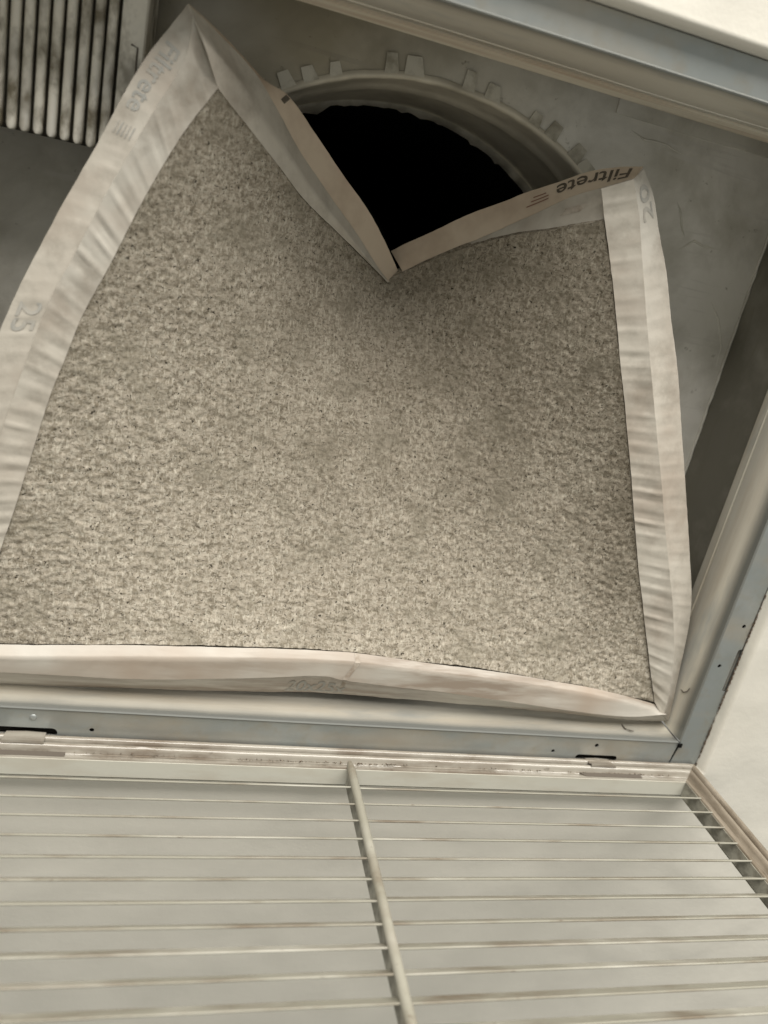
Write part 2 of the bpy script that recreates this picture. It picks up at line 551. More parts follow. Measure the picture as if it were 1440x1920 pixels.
# raised wrinkles in the sheet on the right
for pix in ([(1262, 470), (1282, 462), (1300, 452), (1316, 461), (1340, 466), (1362, 476)], [(1268, 372), (1275, 400), (1280, 430), (1286, 452)],
            [(1330, 560), (1348, 600), (1352, 650), (1340, 700)], [(1180, 240), (1210, 262), (1250, 272), (1300, 300)]):
    path = [at(u, v, ZP) for (u, v) in pix]
    q_ = []
    for k in range(len(path) - 1):
        for t_ in range(6):
            q_.append(path[k].lerp(path[k + 1], t_ / 6))
    n_ = len(q_)
    q_ = [p + Vector((0.0012 * noise.noise(p * 60), 0.0012 * noise.noise(p * 60 + Vector((3, 1, 1))), 0.0002)) for p in q_]
    mb = MB()
    mb.rows(tube(q_, [0.0011 * math.sin(math.pi * (k + 0.5) / n_) for k in range(n_)]), closed=True)
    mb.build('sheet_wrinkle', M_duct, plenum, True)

# wooden batten above the frame wall on the far side and an added black backing that keeps light out of the flange holes
frm = thing('framing_batten', 'brown wooden batten between the frame wall and the plenum at the top', 'batten', (0.1445, -0.142, 0.551))
mb = MB()
mb.box((XL + 0.002, -0.1478, ZW + 0.0025), (XR + 0.006, -0.1328, 0.5590))
mb.build('batten_board', M_wood, frm)
mb = MB()
z0, z1 = H + 0.0065, H + 0.0105
mb.box((OXL - 0.06, YB + 0.0105, z0), (OXR + 0.06, OYB + 0.06, z1))
mb.box((OXL - 0.06, OYT - 0.06, z0), (OXR + 0.06, YT - 0.0105, z1))
mb.box((OXL - 0.06, YT - 0.0105, z0), (XL - 0.0105, YB + 0.0105, z1))
mb.box((XR + 0.0105, YT - 0.0105, z0), (OXR + 0.06, YB + 0.0105, z1))
o = mb.build('light_block', M_cavity)
o['kind'] = 'structure'

# ------------------------------------------------------------------ round collar with bent tabs, and the black duct above it
collar = thing('duct_collar', 'round sheet metal duct collar with bent tabs around the dark hole', 'collar', (HC[0], HC[1], ZP))
mb = MB()
prof = [(0.0042, ZP - 0.0009), (0.0014, ZP - 0.0021), (-0.0008, ZP - 0.0012), (-0.001, ZP + 0.004), (-0.0005, ZP + 0.022), (-0.0012, ZP + 0.034), (-0.0034, ZP + 0.0375),
        (-0.0012, ZP + 0.041), (-0.0004, ZP + 0.060), (0.0, ZP + 0.10), (0.0, ZP + 0.128)]
rows = []
for (dr, z) in prof:
    rr = []
    for i in range(160):
        a = 2 * math.pi * i / 160
        w_ = 0.0012 * noise.noise(Vector((math.cos(a) * 3, math.sin(a) * 3, z * 12))) + 0.0007 * noise.noise(Vector((math.cos(a) * 22, math.sin(a) * 22, z * 40)))
        q = HR + dr + w_
        rr.append((HC[0] + q * math.cos(a), HC[1] + q * math.sin(a), z))
    rows.append(rr)
mb.rows(rows, closed=True)
mb.build('collar_ring', M_collar, collar, True, angle=70)
# torn foil edge of the liner hanging into the collar
mb = MB()
rows = [[], [], []]
for i in range(240):
    a = 2 * math.pi * i / 240
    jag = 0.006 * noise.noise(Vector((math.cos(a) * 7, math.sin(a) * 7, 3))) + 0.003 * noise.noise(Vector((math.cos(a) * 26, math.sin(a) * 26, 3)))
    for k, (dr, z) in enumerate(((-0.0006, ZP + 0.118), (-0.0034 - abs(jag) * 1.1, ZP + 0.126 + jag * 1.6), (-0.0012, ZP + 0.142))):
        rows[k].append((HC[0] + (HR + dr) * math.cos(a), HC[1] + (HR + dr) * math.sin(a), z))
mb.rows(rows, closed=True)
mb.build('torn_liner_edge', M_torn, collar, True)
seen = [-119.5, -115.2, -110.8, -101.2, -96.4, -86.2, -81.3, -72.2, -67.8, -61.8, -58.2, -124.2, -128.8, -53.4, -48.7]
hidden = [-44 + 4.75 * i for i in range(57) if i % 3]
for k, deg in enumerate(seen + hidden):
    a = R(deg)
    da = R(1.6 + random.uniform(-0.4, 0.4))
    a += R(random.uniform(-0.5, 0.5))
    r0, r1 = HR + 0.0006, HR + 0.0128 + random.uniform(-0.005, 0.0032)
    tw = random.uniform(-0.25, 0.25)
    lift = random.uniform(0.0, 0.0016)
    zt = ZP - 0.0017
    vs = []
    for (r_, s_, dz) in ((r0, -1, 0), (r0, 1, 0), (r1, 0.66 + tw, lift), (r1, -0.66 + tw, lift)):
        aa = a + da * s_
        vs.append(Vector((HC[0] + r_ * math.cos(aa), HC[1] + r_ * math.sin(aa), zt - dz * 0.35)))
    mb = MB()
    mb.add(vs + [v + Vector((0, 0, 0.0006)) for v in vs],
           [(0, 1, 2, 3), (4, 5, 6, 7), (0, 1, 5, 4), (1, 2, 6, 5), (2, 3, 7, 6), (3, 0, 4, 7)])
    mb.build('tab', M_tab, collar)

duct = thing('round_duct', 'black round duct seen inside the hole above the filter', 'duct', (HC[0], HC[1], ZP + 0.145))
mb = MB()
rows = []
for k in range(31):
    z = ZP + 0.140 + 0.03 * k
    rr = HR + 0.002 + (0.005 if k % 2 else 0)
    rows.append([(x, y, z) for x, y in circle(HC, rr, 64)])
mb.rows(rows, closed=True)
mb.build('duct_wall', M_black, duct, True)
mb = MB()
mb.rows([[(x, y, ZP + 1.045) for x, y in circle(HC, HR + 0.01, 48)], [(x, y, ZP + 1.05) for x, y in circle(HC, 0.001, 48)]], closed=True)
mb.build('duct_end', M_black, duct)

# ------------------------------------------------------------------ ribbed grey panel in the far left corner of the plenum
rib = thing('ribbed_panel', 'mottled grey ribbed panel with dark grooves in the upper left corner', 'panel', (-0.11, -0.08, 0.556))
ZR = 0.556
pr = at(240, 0, ZR)
pitch = (at(167, 275, ZR).x - at(18, 233, ZR).x) / 6
x_first = at(18, 233, ZR).x          # a rib end measured in the photograph
y_end = at(170, 275, ZR).y
mb = MB()
mb.box((-0.171, PYT + 0.0015, ZR + 0.006), (at(281, 0, ZR).x - 0.001, y_end - 0.002, ZR + 0.062))
mb.build('panel_body', M_groove, rib)
rb = MB()
w2 = pitch * 0.345
n = 8
y0, y1 = PYT + 0.002, y_end
# rib: half-round-edged bar with a rounded lower end
secs = []
prof = [(-w2, 0.006), (-w2, 0.0018), (-w2 * 0.72, 0.0004), (0, 0.0), (w2 * 0.72, 0.0004), (w2, 0.0018), (w2, 0.006)]
ys = [y0, y1 - 0.004, y1 - 0.0022, y1 - 0.0010, y1 - 0.0003, y1]
sc_ = [1, 1, 0.94, 0.80, 0.55, 0.2]
rows = [[(px * s_, y, ZR + pz) for (px, pz) in prof] for y, s_ in zip(ys, sc_)]
rb.rows(rows)
first = None
for k in range(-6, 8):
    x = x_first + pitch * k
    if x < -0.168 or k > 7:
        continue
    if first is None:
        vs = [(Vector(v) + Vector((x, 0, 0))) for v in rb.v]
        # local mesh, so copies share it
        me = bpy.data.meshes.new('rib')
        me.from_pydata([tuple(v) for v in [Vector(v) - Vector((0, rib.location.y, rib.location.z)) for v in rb.v]], [], rb.f)
        me.materials.append(M_grey)
        for f in me.polygons:
            f.use_smooth = True
        first = bpy.data.objects.new('rib', me)
        link(first, rib)
        first.location = (x - rib.location.x, 0, 0)
    else:
        c = first.copy()
        link(c, rib)
        c.location = (x - rib.location.x + random.uniform(-.0002, .0002), random.uniform(-.0006, .0006), 0)
xb0 = x_first + pitch * 7.66
xb1 = at(281, 0, ZR).x
mb = MB()
mb.rows([[(xb0, y, ZR + 0.006), (xb0, y, ZR + 0.001), (xb0 + 0.0012, y, ZR), (xb1 - 0.0012, y, ZR), (xb1, y, ZR + 0.0012), (xb1, y, ZR + 0.062)] for y in (y0, y1)])
mb.build('side_border', M_grey, rib, True, angle=40)
# pressed bracket mark in the border
mb = MB()
pts = [at(u, v, ZR - 0.0002) for (u, v) in ((246, 83), (258, 90), (255, 120), (253, 150), (240, 165), (233, 174))]
mb.rows(tube(pts, 0.0006), closed=True)
mb.build('pressed_mark', M_scratch, rib, True)

# ------------------------------------------------------------------ grille door hanging from the hinges
YD = 0.3715
PITCH = 0.01665
door = thing('grille_door', 'open off-white louvred grille door hanging down from the hinged frame edge', 'grille', (0.148, YD, 0.484))
tilt = R(0.75)
DX0, DX1 = -0.185, 0.4742
DZ1 = 0.4868
DZ0 = DZ1 - 0.533
WID = 0.0222
prof = [(0.0, 0.006), (0.0, 0.0004), (0.0008, -0.0014), (0.0022, -0.0026), (0.0038, -0.0029), (0.0052, -0.0022), (0.0060, -0.0004), (0.0065, 0.0036), (0.0075, 0.0037), (0.0080, -0.0002), (0.0092, -0.0020),
        (0.0108, -0.0028), (0.0124, -0.0022), (0.0136, -0.0004), (0.0144, 0.0026), (0.0156, 0.0030), (0.0168, 0.0014), (0.0195, 0.0006), (0.0215, 0.0000), (0.0222, 0.0008), (WID, 0.006), (WID, 0.0145)]


def dpt(x, z, p):
    """point on the door: x across, z height, p depth behind its inner face, with the door a little past upright"""
    s = DZ1 - z
    return Vector((x, YD + p * math.cos(tilt) + s * math.sin(tilt), z - p * math.sin(tilt) * -1))


def rail(name, p0, p1, inw, mat):
    """moulded rail from p0 to p1 (door coordinates), mitred at both ends; inw is the inward direction"""
    n = 60
    mb = MB()
    rows = []
    d = (Vector(p1) - Vector(p0)).normalized()
    for (a, p) in prof:
        r_ = []
        for i in range(n + 1):
            q0 = Vector(p0) + (Vector(inw) + d) * a
            q1 = Vector(p1) + (Vector(inw) - d) * a
            q = q0.lerp(q1, i / n)
            w_ = 0.00025 * noise.noise(Vector((q.x * 60, q.y * 60, a * 400)))
            r_.append(dpt(q.x, q.y, p + w_))
        rows.append(r_)
    mb.rows(rows)
    return mb.build(name, mat, door, True, angle=55)


rail('hinge_rail', (DX0, DZ1), (DX1, DZ1), (0, -1), M_rail)
rail('side_rail', (DX1, DZ1), (DX1, DZ0), (-1, 0), M_siderail)
rail('side_rail', (DX0, DZ1), (DX0, DZ0), (1, 0), M_siderail)
rail('bottom_rail', (DX0, DZ0), (DX1, DZ0), (0, 1), M_rail)
# inner webs of the opening and the flat face flange on the room side
IX0, IX1, IZ0, IZ1 = DX0 + WID, DX1 - WID, DZ0 + WID, DZ1 - WID
WEB = 0.0150


def web(name, a, b, mat, th):
    mb = MB()
    (x0, z0), (x1, z1) = a, b
    tx, tz = th
    vs = []
    for (x, z) in ((x0, z0), (x1, z1)):
        for p in (0.0012, WEB):
            vs.append(dpt(x, z, p))
            vs.append(dpt(x + tx, z + tz, p))
    mb.add(vs, [(0, 2, 6, 4), (1, 3, 7, 5), (0, 1, 5, 4), (2, 3, 7, 6), (0, 1, 3, 2), (4, 5, 7, 6)])
    mb.build(name, mat, door)


web('top_web', (IX0, IZ1 + 0.0004), (IX1, IZ1 + 0.0004), M_paint, (0, -0.0009))
web('side_web', (IX1 + 0.0004, IZ1 - 0.001), (IX1 + 0.0004, IZ0), M_web, (-0.0010, 0))
web('side_web', (IX0 - 0.0004, IZ1 - 0.001), (IX0 - 0.0004, IZ0), M_web, (0.0010, 0))
mb = MB()
o_ = [(DX0, DZ0), (DX1, DZ0), (DX1, DZ1 - 0.004), (DX0, DZ1 - 0.004)]
i_ = [(IX0, IZ0), (IX1, IZ0), (IX1, IZ1), (IX0, IZ1)]
mb.rows([[dpt(x, z, WEB + 0.0002) for x, z in o_], [dpt(x, z, WEB + 0.0002) for x, z in i_]], closed=True)
mb.rows([[dpt(x, z, WEB + 0.0014) for x, z in o_], [dpt(x, z, WEB + 0.0014) for x, z in i_]], closed=True)
mb.build('face_flange', M_paint, door)

# blades: thin fins with a rolled front edge, two columns
XM = 0.1518
rodr = 0.0033
bprof = []
hr = 0.00072
for k in range(7):
    a = R(230 + 200 * k / 6 - 40)
    bprof.append((-math.cos(a) * hr * -1 if False else hr * math.cos(a) * 1.0, hr * math.sin(a)))
bd, br = 0.0083, 0.0096
bl = math.hypot(bd, br)
dir_ = Vector((bd / bl, br / bl))
nrm_ = Vector((-dir_.y, dir_.x))
loop = []
for k in range(9):
    a = R(60 + 240 * k / 8)
    loop.append(dir_ * (math.cos(a) * hr) + nrm_ * (math.sin(a) * hr))
loop += [dir_ * (bl * 0.5) - nrm_ * 0.0004, dir_ * bl - nrm_ * 0.0004, dir_ * bl + nrm_ * 0.0004, dir_ * (bl * 0.5) + nrm_ * 0.0004]


def blade_mesh(length):
    me = bpy.data.meshes.new('blade')
    n = 24
    vs, fs = [], []
    for i in range(n + 1):
        x = length * i / n
        for q in loop:
            w_ = 0.00018 * noise.noise(Vector((x * 22, 3.3, 1.1)))
            vs.append((x, q.x, q.y + w_))
    k = len(loop)
    for i in range(n):
        for j in range(k):
            fs.append((i * k + j, i * k + (j + 1) % k, (i + 1) * k + (j + 1) % k, (i + 1) * k + j))
    fs.append(tuple(range(k)))
    fs.append(tuple(n * k + j for j in reversed(range(k))))
    me.from_pydata(vs, [], fs)
    me.materials.append(M_blade)
    bm = bmesh.new()
    bm.from_mesh(me)
    bmesh.ops.recalc_face_normals(bm, faces=bm.faces)
    bm.to_mesh(me)
    bm.free()
    for f in me.polygons:
        f.use_smooth = True
    me.set_sharp_from_angle(angle=R(50))
    return me


bl_l = (IX0, XM - 0.0018)
bl_r = (XM + 0.0018, IX1 + 0.0008)
me_l, me_r = blade_mesh(bl_l[1] - bl_l[0]), blade_mesh(bl_r[1] - bl_r[0])
first_l = first_r = None
for k in range(29):
    z = 0.4436 - PITCH * k
    if z < IZ0 + 0.004:
        break
    for side, me in (('l', me_l), ('r', me_r)):
        f0 = first_l if side == 'l' else first_r
        if f0 is None:
            b = bpy.data.objects.new('blade', me)
            if side == 'l':
                first_l = b
            else:
                first_r = b
        else:
            b = f0.copy()
        link(b, door)
        x = (bl_l if side == 'l' else bl_r)[0]
        b.location = dpt(x, z + random.uniform(-.0003, .0003), 0.0004) - door.location
        b.rotation_euler = (tilt * 0 + R(random.uniform(-1.5, 1.5)), R(random.uniform(-0.07, 0.07)), 0)
# centre mullion: a rod in front and a flat web behind it
mb = MB()
path = [dpt(XM + 0.0003 * noise.noise(Vector((i * .8, 2, 2))), IZ1 + 0.006 - (IZ1 + 0.006 - IZ0) * i / 60, -0.0004) for i in range(61)]
mb.rows(tube(path, [rodr * (0.55 if i == 0 else 1.0 + 0.05 * noise.noise(Vector((i * 0.9, 0, 0)))) for i in range(61)], 14), closed=True)
mb.build('mullion', M_blade, door, True)
mb = MB()
vs = []
for (x, z) in ((XM, IZ1 - 0.001), (XM, IZ0)):
    for p in (0.0012, WEB):
        vs.append(dpt(x - 0.0015, z, p))
        vs.append(dpt(x + 0.0015, z, p))
mb.add(vs, [(0, 2, 6, 4), (1, 3, 7, 5), (0, 1, 5, 4), (2, 3, 7, 6), (0, 1, 3, 2), (4, 5, 7, 6)])
mb.build('mullion_web', M_web, door)
# hinge tabs hooked into the slots of the flange, with a dark relief slot in the rail below each
for (x0, x1, s0, s1, dy) in ((-0.0955, -0.0695, -0.125, -0.0535, 0.0), (0.3640, 0.3860, 0.351, 0.409, 0.0012)):
    mb = MB()
    rows = []
    for (y, z) in ((0.3714 + dy, 0.4900), (0.3703 + dy, 0.4886), (0.3695 + dy, 0.4865), (0.3691 + dy * .6, 0.4830), (0.3689 + dy * .5, 0.4790), (0.3676, 0.4758), (0.3674, 0.4748), (0.3692, 0.4744)):
        e = 0.0005 * (0.489 - z) / 0.01
        rows.append([(x0 - e, y, z), ((x0 + x1) / 2, y - 0.0006, z), (x1 + e, y, z)])
    rows2 = [[(x, y - 0.0007, z) for (x, y, z) in r_] for r_ in rows]
    mb.rows(rows + rows2[::-1] + [rows[0]])
    mb.build('hinge_tab', M_rail, door, True, angle=40)
    mb = MB()
    a = [dpt(s0, 0.4702, 0.0000), dpt(s1, 0.4702, 0.0000), dpt(s1, 0.4655, 0.0000), dpt(s0 + 0.004, 0.4655, 0.0000)]
    mb.add([p + Vector((0, -0.0002, 0)) for p in a] + [p + Vector((0, 0.002, 0)) for p in a],
           [(0, 1, 2, 3), (4, 5, 6, 7), (0, 1, 5, 4), (1, 2, 6, 5), (2, 3, 7, 6), (3, 0, 4, 7)])
    mb.build('relief_slot', M_scratch, door)

# ------------------------------------------------------------------ the bent air filter
filt = thing('air_filter', 'dirty bent air filter with wrinkled cardboard border sagging out of the ceiling frame', 'air filter', (0.155, 0.12, 0.50))


def resample(pts, n):
    """pts: 3-D polyline -> n+1 points evenly along it, smoothed with a Catmull-Rom"""
    L_ = [0]
    for a, b in zip(pts, pts[1:]):
        L_.append(L_[-1] + (b - a).length)
    out = []
    for i in range(n + 1):
        t = L_[-1] * i / n
        k = 0
        while k < len(pts) - 2 and L_[k + 1] < t:
            k += 1
        s_ = (t - L_[k]) / max(1e-9, L_[k + 1] - L_[k])
        p0, p1, p2, p3 = pts[max(k - 1, 0)], pts[k], pts[k + 1], pts[min(k + 2, len(pts) - 1)]
        d0, d1, d2 = max((p1 - p0).length, 1e-9), (p2 - p1).length, max((p3 - p2).length, 1e-9)
        m1 = (p2 - p0) * (d1 / (d0 + d1)) if k > 0 else (p2 - p1)
        m2 = (p3 - p1) * (d1 / (d2 + d1)) if k < len(pts) - 2 else (p2 - p1)
        h = s_
        out.append(p1 * (2 * h ** 3 - 3 * h ** 2 + 1) + m1 * (h ** 3 - 2 * h ** 2 + h) + p2 * (-2 * h ** 3 + 3 * h ** 2) + m2 * (h ** 3 - h ** 2))
    return out


def line3(pix, z0, z1, n, ease=1.0, dz=0.0):
    """edge seen in the photograph, carried on a depth running from z0 to z1"""
    tot = [0]
    for a, b in zip(pix, pix[1:]):
        tot.append(tot[-1] + math.hypot(b[0] - a[0], b[1] - a[1]))
    pts = []
    for (u, v), l in zip(pix, tot):
        t = (l / tot[-1]) ** ease
        pts.append(at(u, v, z0 + (z1 - z0) * t + dz))
    out = resample(pts, n)
    for i, p in enumerate(out[1:-1], 1):
        d_ = (out[i + 1] - out[i - 1]).normalized().cross(p.normalized())
        out[i] = p + d_ * (0.0005 * noise.noise(p * 30) + 0.0002 * noise.noise(p * 160))
    return out


NS = 260
ZE = 0.500            # corners
ZN = 0.640            # bottom of the notch, pushed up into the duct
PL_med = [(409, 165), (343, 250), (273, 367), (217, 477), (153, 597), (93, 747), (60, 850), (27, 955), (0, 1034), (-22, 1112), (-42, 1206)]
PL_cre = [(358, 24), (347, 108), (293, 200), (220, 327), (143, 477), (83, 577), (43, 700), (3, 813), (-30, 930), (-62, 1080), (-82, 1230)]
PL_cre = [(362, 30), (345, 112), (293, 200), (220, 327), (143, 472), (86, 577), (43, 695), (3, 810), (-30, 930), (-62, 1080), (-86, 1240)]
PL_out = [(353, 7), (263, 123), (180, 273), (110, 397), (65, 480), (28, 556), (0, 620), (-40, 730), (-80, 880), (-108, 1050), (-128, 1279)]
PR_med = [(1127, 354), (1134, 417), (1146, 498), (1156, 602), (1165, 698), (1173, 771), (1181, 862), (1188, 950), (1198, 1070), (1207, 1147), (1217, 1237), (1227, 1317)]
PR_cre = [(1188, 336), (1199, 404), (1204, 477), (1209, 550), (1215, 623), (1221, 695), (1230, 796), (1239, 888), (1246, 971), (1257, 1088), (1262, 1150), (1263, 1240), (1252, 1310), (1243, 1343)]
PR_out = [(1207, 317), (1225, 367), (1239, 452), (1249, 508), (1258, 592), (1270, 693), (1278, 808), (1286, 929), (1293, 1033), (1297, 1110), (1291, 1175), (1275, 1255), (1262, 1315), (1253, 1352)]
PB_med = [(-42, 1206), (0, 1208), (240, 1210), (480, 1215), (647, 1223), (780, 1240), (960, 1264), (1093, 1287), (1177, 1306), (1238, 1324)]
PB_cre = [(-100, 1256), (0, 1260), (140, 1268), (280, 1274), (480, 1271), (607, 1268), (650, 1277), (780, 1292), (960, 1316), (1093, 1336), (1180, 1344), (1250, 1340)]
PB_out = [(-128, 1279), (0, 1283), (240, 1291), (480, 1297), (597, 1299), (747, 1310), (960, 1328), (1093, 1341), (1180, 1350), (1253, 1352)]
PT_med = [(409, 165), (444, 211), (480, 256), (520, 308), (570, 373), (630, 432), (673, 475), (727, 529)]
PT_rid = [(384, 84), (422, 124), (462, 174), (500, 234), (540, 290), (590, 362), (650, 437), (700, 500), (728, 529)]
PT_cre = [(354, 9), (391, 44), (422, 76), (456, 111), (489, 151), (520, 205), (563, 285), (613, 358), (665, 432), (700, 487), (729, 529)]
PT_out = [(354, 7), (395, 44), (430, 78), (465, 116), (500, 152), (540, 178), (593, 253), (640, 323), (687, 390), (720, 449), (753, 522)]
PQ_med = [(1133, 413), (1085, 420), (1027, 431), (960, 441), (897, 458), (813, 486), (752, 512)]
PQ_cre = [(1190, 334), (1124, 353), (1071, 369), (1004, 401), (960, 420), (880, 456), (813, 482), (755, 509)]
PQ_out = [(1206, 312), (1160, 313), (1102, 323), (1038, 344), (982, 362), (960, 371), (880, 402), (813, 433), (763, 456), (733, 471)]


def strip(name, lines, mat, thick, wr=(0.0, 0.0), label=None, seed=0.0, drop=None):
    """folded cardboard strip between successive lines, with cross wrinkles; returns the surface for printing on"""
    NV = 5
    rows = []
    for a, b in zip(lines, lines[1:]):
        for k in range(NV + (1 if b is lines[-1] else 0)):
            rows.append([p.lerp(q, k / NV) for p, q in zip(a, b)])
    n = len(rows[0])
    L_ = [0]
    mid = rows[len(rows) // 2]
    for a, b in zip(mid, mid[1:]):
        L_.append(L_[-1] + (b - a).length)
    out = []
    for j, r_ in enumerate(rows):
        v = j / (len(rows) - 1)
        o_ = []
        for i, p in enumerate(r_):
            d = (rows[j][min(i + 1, n - 1)] - rows[j][max(i - 1, 0)])
            e = rows[min(j + 1, len(rows) - 1)][i] - rows[max(j - 1, 0)][i]
            nn = d.cross(e)
            if nn.length < 1e-12:
                nn = Vector((0, 0, -1))
            nn.normalize()
            if nn.dot(p) > 0:
                nn = -nn
            l = L_[i] + 0.004 * noise.noise(Vector((L_[i] * 30, seed, 0))) - v * 0.002
            ph = l / 0.0128
            s_ = 1.0 - 2.0 * abs(math.sin(math.pi * ph)) ** 0.75
            amp = 0.18 + 1.25 * abs(noise.noise(Vector((L_[i] * 45, seed + 4, v * 1.4))))
            body = min(1, 0.35 + 3 * v) * min(1, (1 - v) * 5) if wr[1] == 0 else min(1, v * 5) * min(1, (1 - v) * 4)
            h = wr[0] * amp * (s_ + 0.25 * math.sin(4.6 * math.pi * ph + 1)) * body
            h += wr[0] * 1.2 * body * noise.noise(Vector((L_[i] * 16, v * 1.5, seed + 9)))
            o_.append(p + nn * h)
        out.append(o_)
    rear = []
    for j, r_ in enumerate(out):
        b_ = []
        for i, p in enumerate(r_):
            d = (r_[min(i + 1, n - 1)] - r_[max(i - 1, 0)])
            e = out[min(j + 1, len(out) - 1)][i] - out[max(j - 1, 0)][i]
            nn = d.cross(e)
            nn = nn.normalized() if nn.length > 1e-12 else Vector((0, 0, -1))
            if nn.dot(p) > 0:
                nn = -nn
            b_.append(p - nn * thick)
        rear.append(b_)
    mb = MB()
    mb.rows(out)
    mb.rows(rear)
    for a_, b_ in ((out[0], rear[0]), (out[-1], rear[-1]), ([r_[0] for r_ in out], [r_[0] for r_ in rear]), ([r_[-1] for r_ in out], [r_[-1] for r_ in rear])):
        mb.rows([a_, b_])
    o = mb.build(name, mat, filt, True, label)
    return o, out, L_


def lip_and_side(lm, lc, lo, ridge=None, lip_mat=M_card, side_mat=M_card, wr=0.00095, seed=0.0, side_wr=0.0004):
    ln = [lm] + ([ridge] if ridge else []) + [lc]
    a = strip('front_lip', ln, lip_mat, 0.0007, (wr, 0), seed=seed)
    b = strip('side_edge', [[p + Vector((0, 0, 0.0006)) for p in lc], lo], side_mat, 0.0007, (side_wr, 1), seed=seed + 1)
    return a, b


PB_rid = [(u, v + 24 - 12 * max(0, min(1, (u - 200) / 900))) for (u, v) in PB_med]
ZL, ZQ = 0.526, 0.530   # the two upper corners sit further up in the plenum
left = (line3(PL_med, ZL + .003, ZE + .004, NS), line3(PL_cre, ZL - .002, ZE - .001, NS), line3(PL_out, ZL + .004, ZE + .008, NS))
rght = (line3(PR_med, ZQ + .005, ZE + .004, NS), line3(PR_cre, ZQ, ZE - .002, NS), line3(PR_out, ZQ + .008, ZE + .008, NS))
bott = (line3(PB_med, ZE + .004, ZE + .004, NS), line3(PB_cre, ZE - .003, ZE - .003, NS), line3(PB_out, ZE + .012, ZE + .010, NS))
b_rid = line3(PB_rid, ZE - .0035, ZE - .0005, NS)
topl = (line3(PT_med, ZL + .003, ZN, NS), line3(PT_rid, ZL - .007, ZN - .004, NS), line3(PT_cre, ZL + .001, ZN - .001, NS), line3(PT_out, ZL + .006, ZN + .010, NS))
topr = (line3(PQ_med, ZQ + .006, ZN + .003, NS), line3(PQ_cre, ZQ + .001, ZN + .002, NS), line3(PQ_out, ZQ + .010, ZN + .016, NS))
s_left = lip_and_side(*left, seed=1.0)
s_rght = lip_and_side(*rght, seed=5.0)
s_bott = lip_and_side(*bott, ridge=b_rid, lip_mat=M_cardlow, side_mat=M_cardlow, wr=0.00012, seed=9.0, side_wr=0.0002)
s_topl = lip_and_side(topl[0], topl[2], topl[3], ridge=topl[1], side_mat=M_kraft, wr=0.00012, seed=13.0, side_wr=0.0001)
s_topr = lip_and_side(*topr, side_mat=M_kraft, wr=0.00012, seed=17.0, side_wr=0.0001)

# fabric: a Coons surface spanned by the inner edges of the border, sucked up a little in the middle
NM = 140


def sample(poly, t):
    x = t * (len(poly) - 1)
    k = min(int(x), len(poly) - 2)
    return poly[k].lerp(poly[k + 1], x - k)


back = Vector((0, 0, 0.0016))
tl = list(topl[0])
tr = list(topr[0])[::-1]
ltl, ltr = sum((b - a).length for a, b in zip(tl, tl[1:])), sum((b - a).length for a, b in zip(tr, tr[1:]))
sn = ltl / (ltl + ltr)
rmed = list(rght[0])


def T(s):
    return sample(tl, s / sn) if s < sn else sample(tr, (s - sn) / (1 - sn))


def T_soft(s, w):
    """the top edge, rounded more and more away from the notch so the fold dies out in the cloth"""
    w = min(w, s, 1 - s)
    if w < 1e-4:
        return T(s)
    q = Vector()
    n_ = 9
    tot = 0
    for k in range(-n_, n_ + 1):
        g_ = 1 - abs(k) / (n_ + 1)
        q += T(s + w * k / n_) * g_
        tot += g_
    return q / tot


# the cloth runs on a little way behind the bottom border
bmed = line3([(u, v + 6) for (u, v) in PB_med[:-1]] + [(1229, 1322)], ZE + .0062, ZE + .0055, NS)
lmed = list(left[0])[::-1]
rm = rmed[::-1]
# the right inner edge is taken from the notch corner of the right border downwards
r_top = min(range(len(rmed)), key=lambda i: (rmed[i] - tr[-1]).length)
rm = rmed[r_top:][::-1]
grid = []
B0, B1, T0, T1 = sample(bmed, 0), sample(bmed, 1), T(0), T(1)
for j in range(NM + 1):
    t = j / NM
    row = []
    for i in range(NM + 1):
        s = i / NM
        p = sample(bmed, s) * (1 - t) + T_soft(s, 0.75 * (1 - t)) * t + sample(lmed, t) * (1 - s) + sample(rm, t) * s
        p = p - (B0 * (1 - s) * (1 - t) + B1 * s * (1 - t) + T0 * (1 - s) * t + T1 * s * t)
        bul = 0.014 * (16 * s * (1 - s) * t * (1 - t)) ** 0.8
        # rounded fold running down from the notch
        p = p + Vector((0, 0, bul)) + back * (1 + 0.5 * noise.noise(p * 22)) 
        p = p + Vector((0, 0, 0.0018 * noise.noise(p * 14) * min(1, 8 * s * (1 - s)) ))
        row.append(p)
    grid.append(row)
# tuck the fabric under the border all round
fine = []
K = 3
for j in range(NM * K + 1):
    j0 = min(j // K, NM - 1)
    fj = j / K - j0
    row = []
    for i in range(NM * K + 1):
        i0 = min(i // K, NM - 1)
        fi = i / K - i0
        p = grid[j0][i0].lerp(grid[j0][i0 + 1], fi).lerp(grid[j0 + 1][i0].lerp(grid[j0 + 1][i0 + 1], fi), fj)
        row.append(p + Vector((0, 0, 0.0008 * noise.noise(p * 160) + 0.0007 * noise.noise(p * 320 + Vector((7, 3, 1))))))
    fine.append(row)
mb = MB()
mb.rows(fine)
med = mb.build('filter_fabric', M_media, filt, True)
# tucked hem behind the border and the closed back of the filter
hem = []
edge = grid[0] + [r_[-1] for r_ in grid[1:]] + grid[-1][::-1][1:] + [r_[0] for r_ in grid[::-1]][1:-1]
cen = sum((Vector(p) for p in edge), Vector()) / len(edge)
mb = MB()
r1 = [p + (p - cen).normalized() * 0.006 + Vector((0, 0, 0.004)) for p in edge]
mb.rows([edge, r1], closed=True)
mb.build('fabric_hem', M_media, filt, True)
mb = MB()
mb.rows([[p + Vector((0, 0, 0.015)) for p in r_[::6]] for r_ in grid[::6]])
mb.build('filter_back', M_media, filt, True)


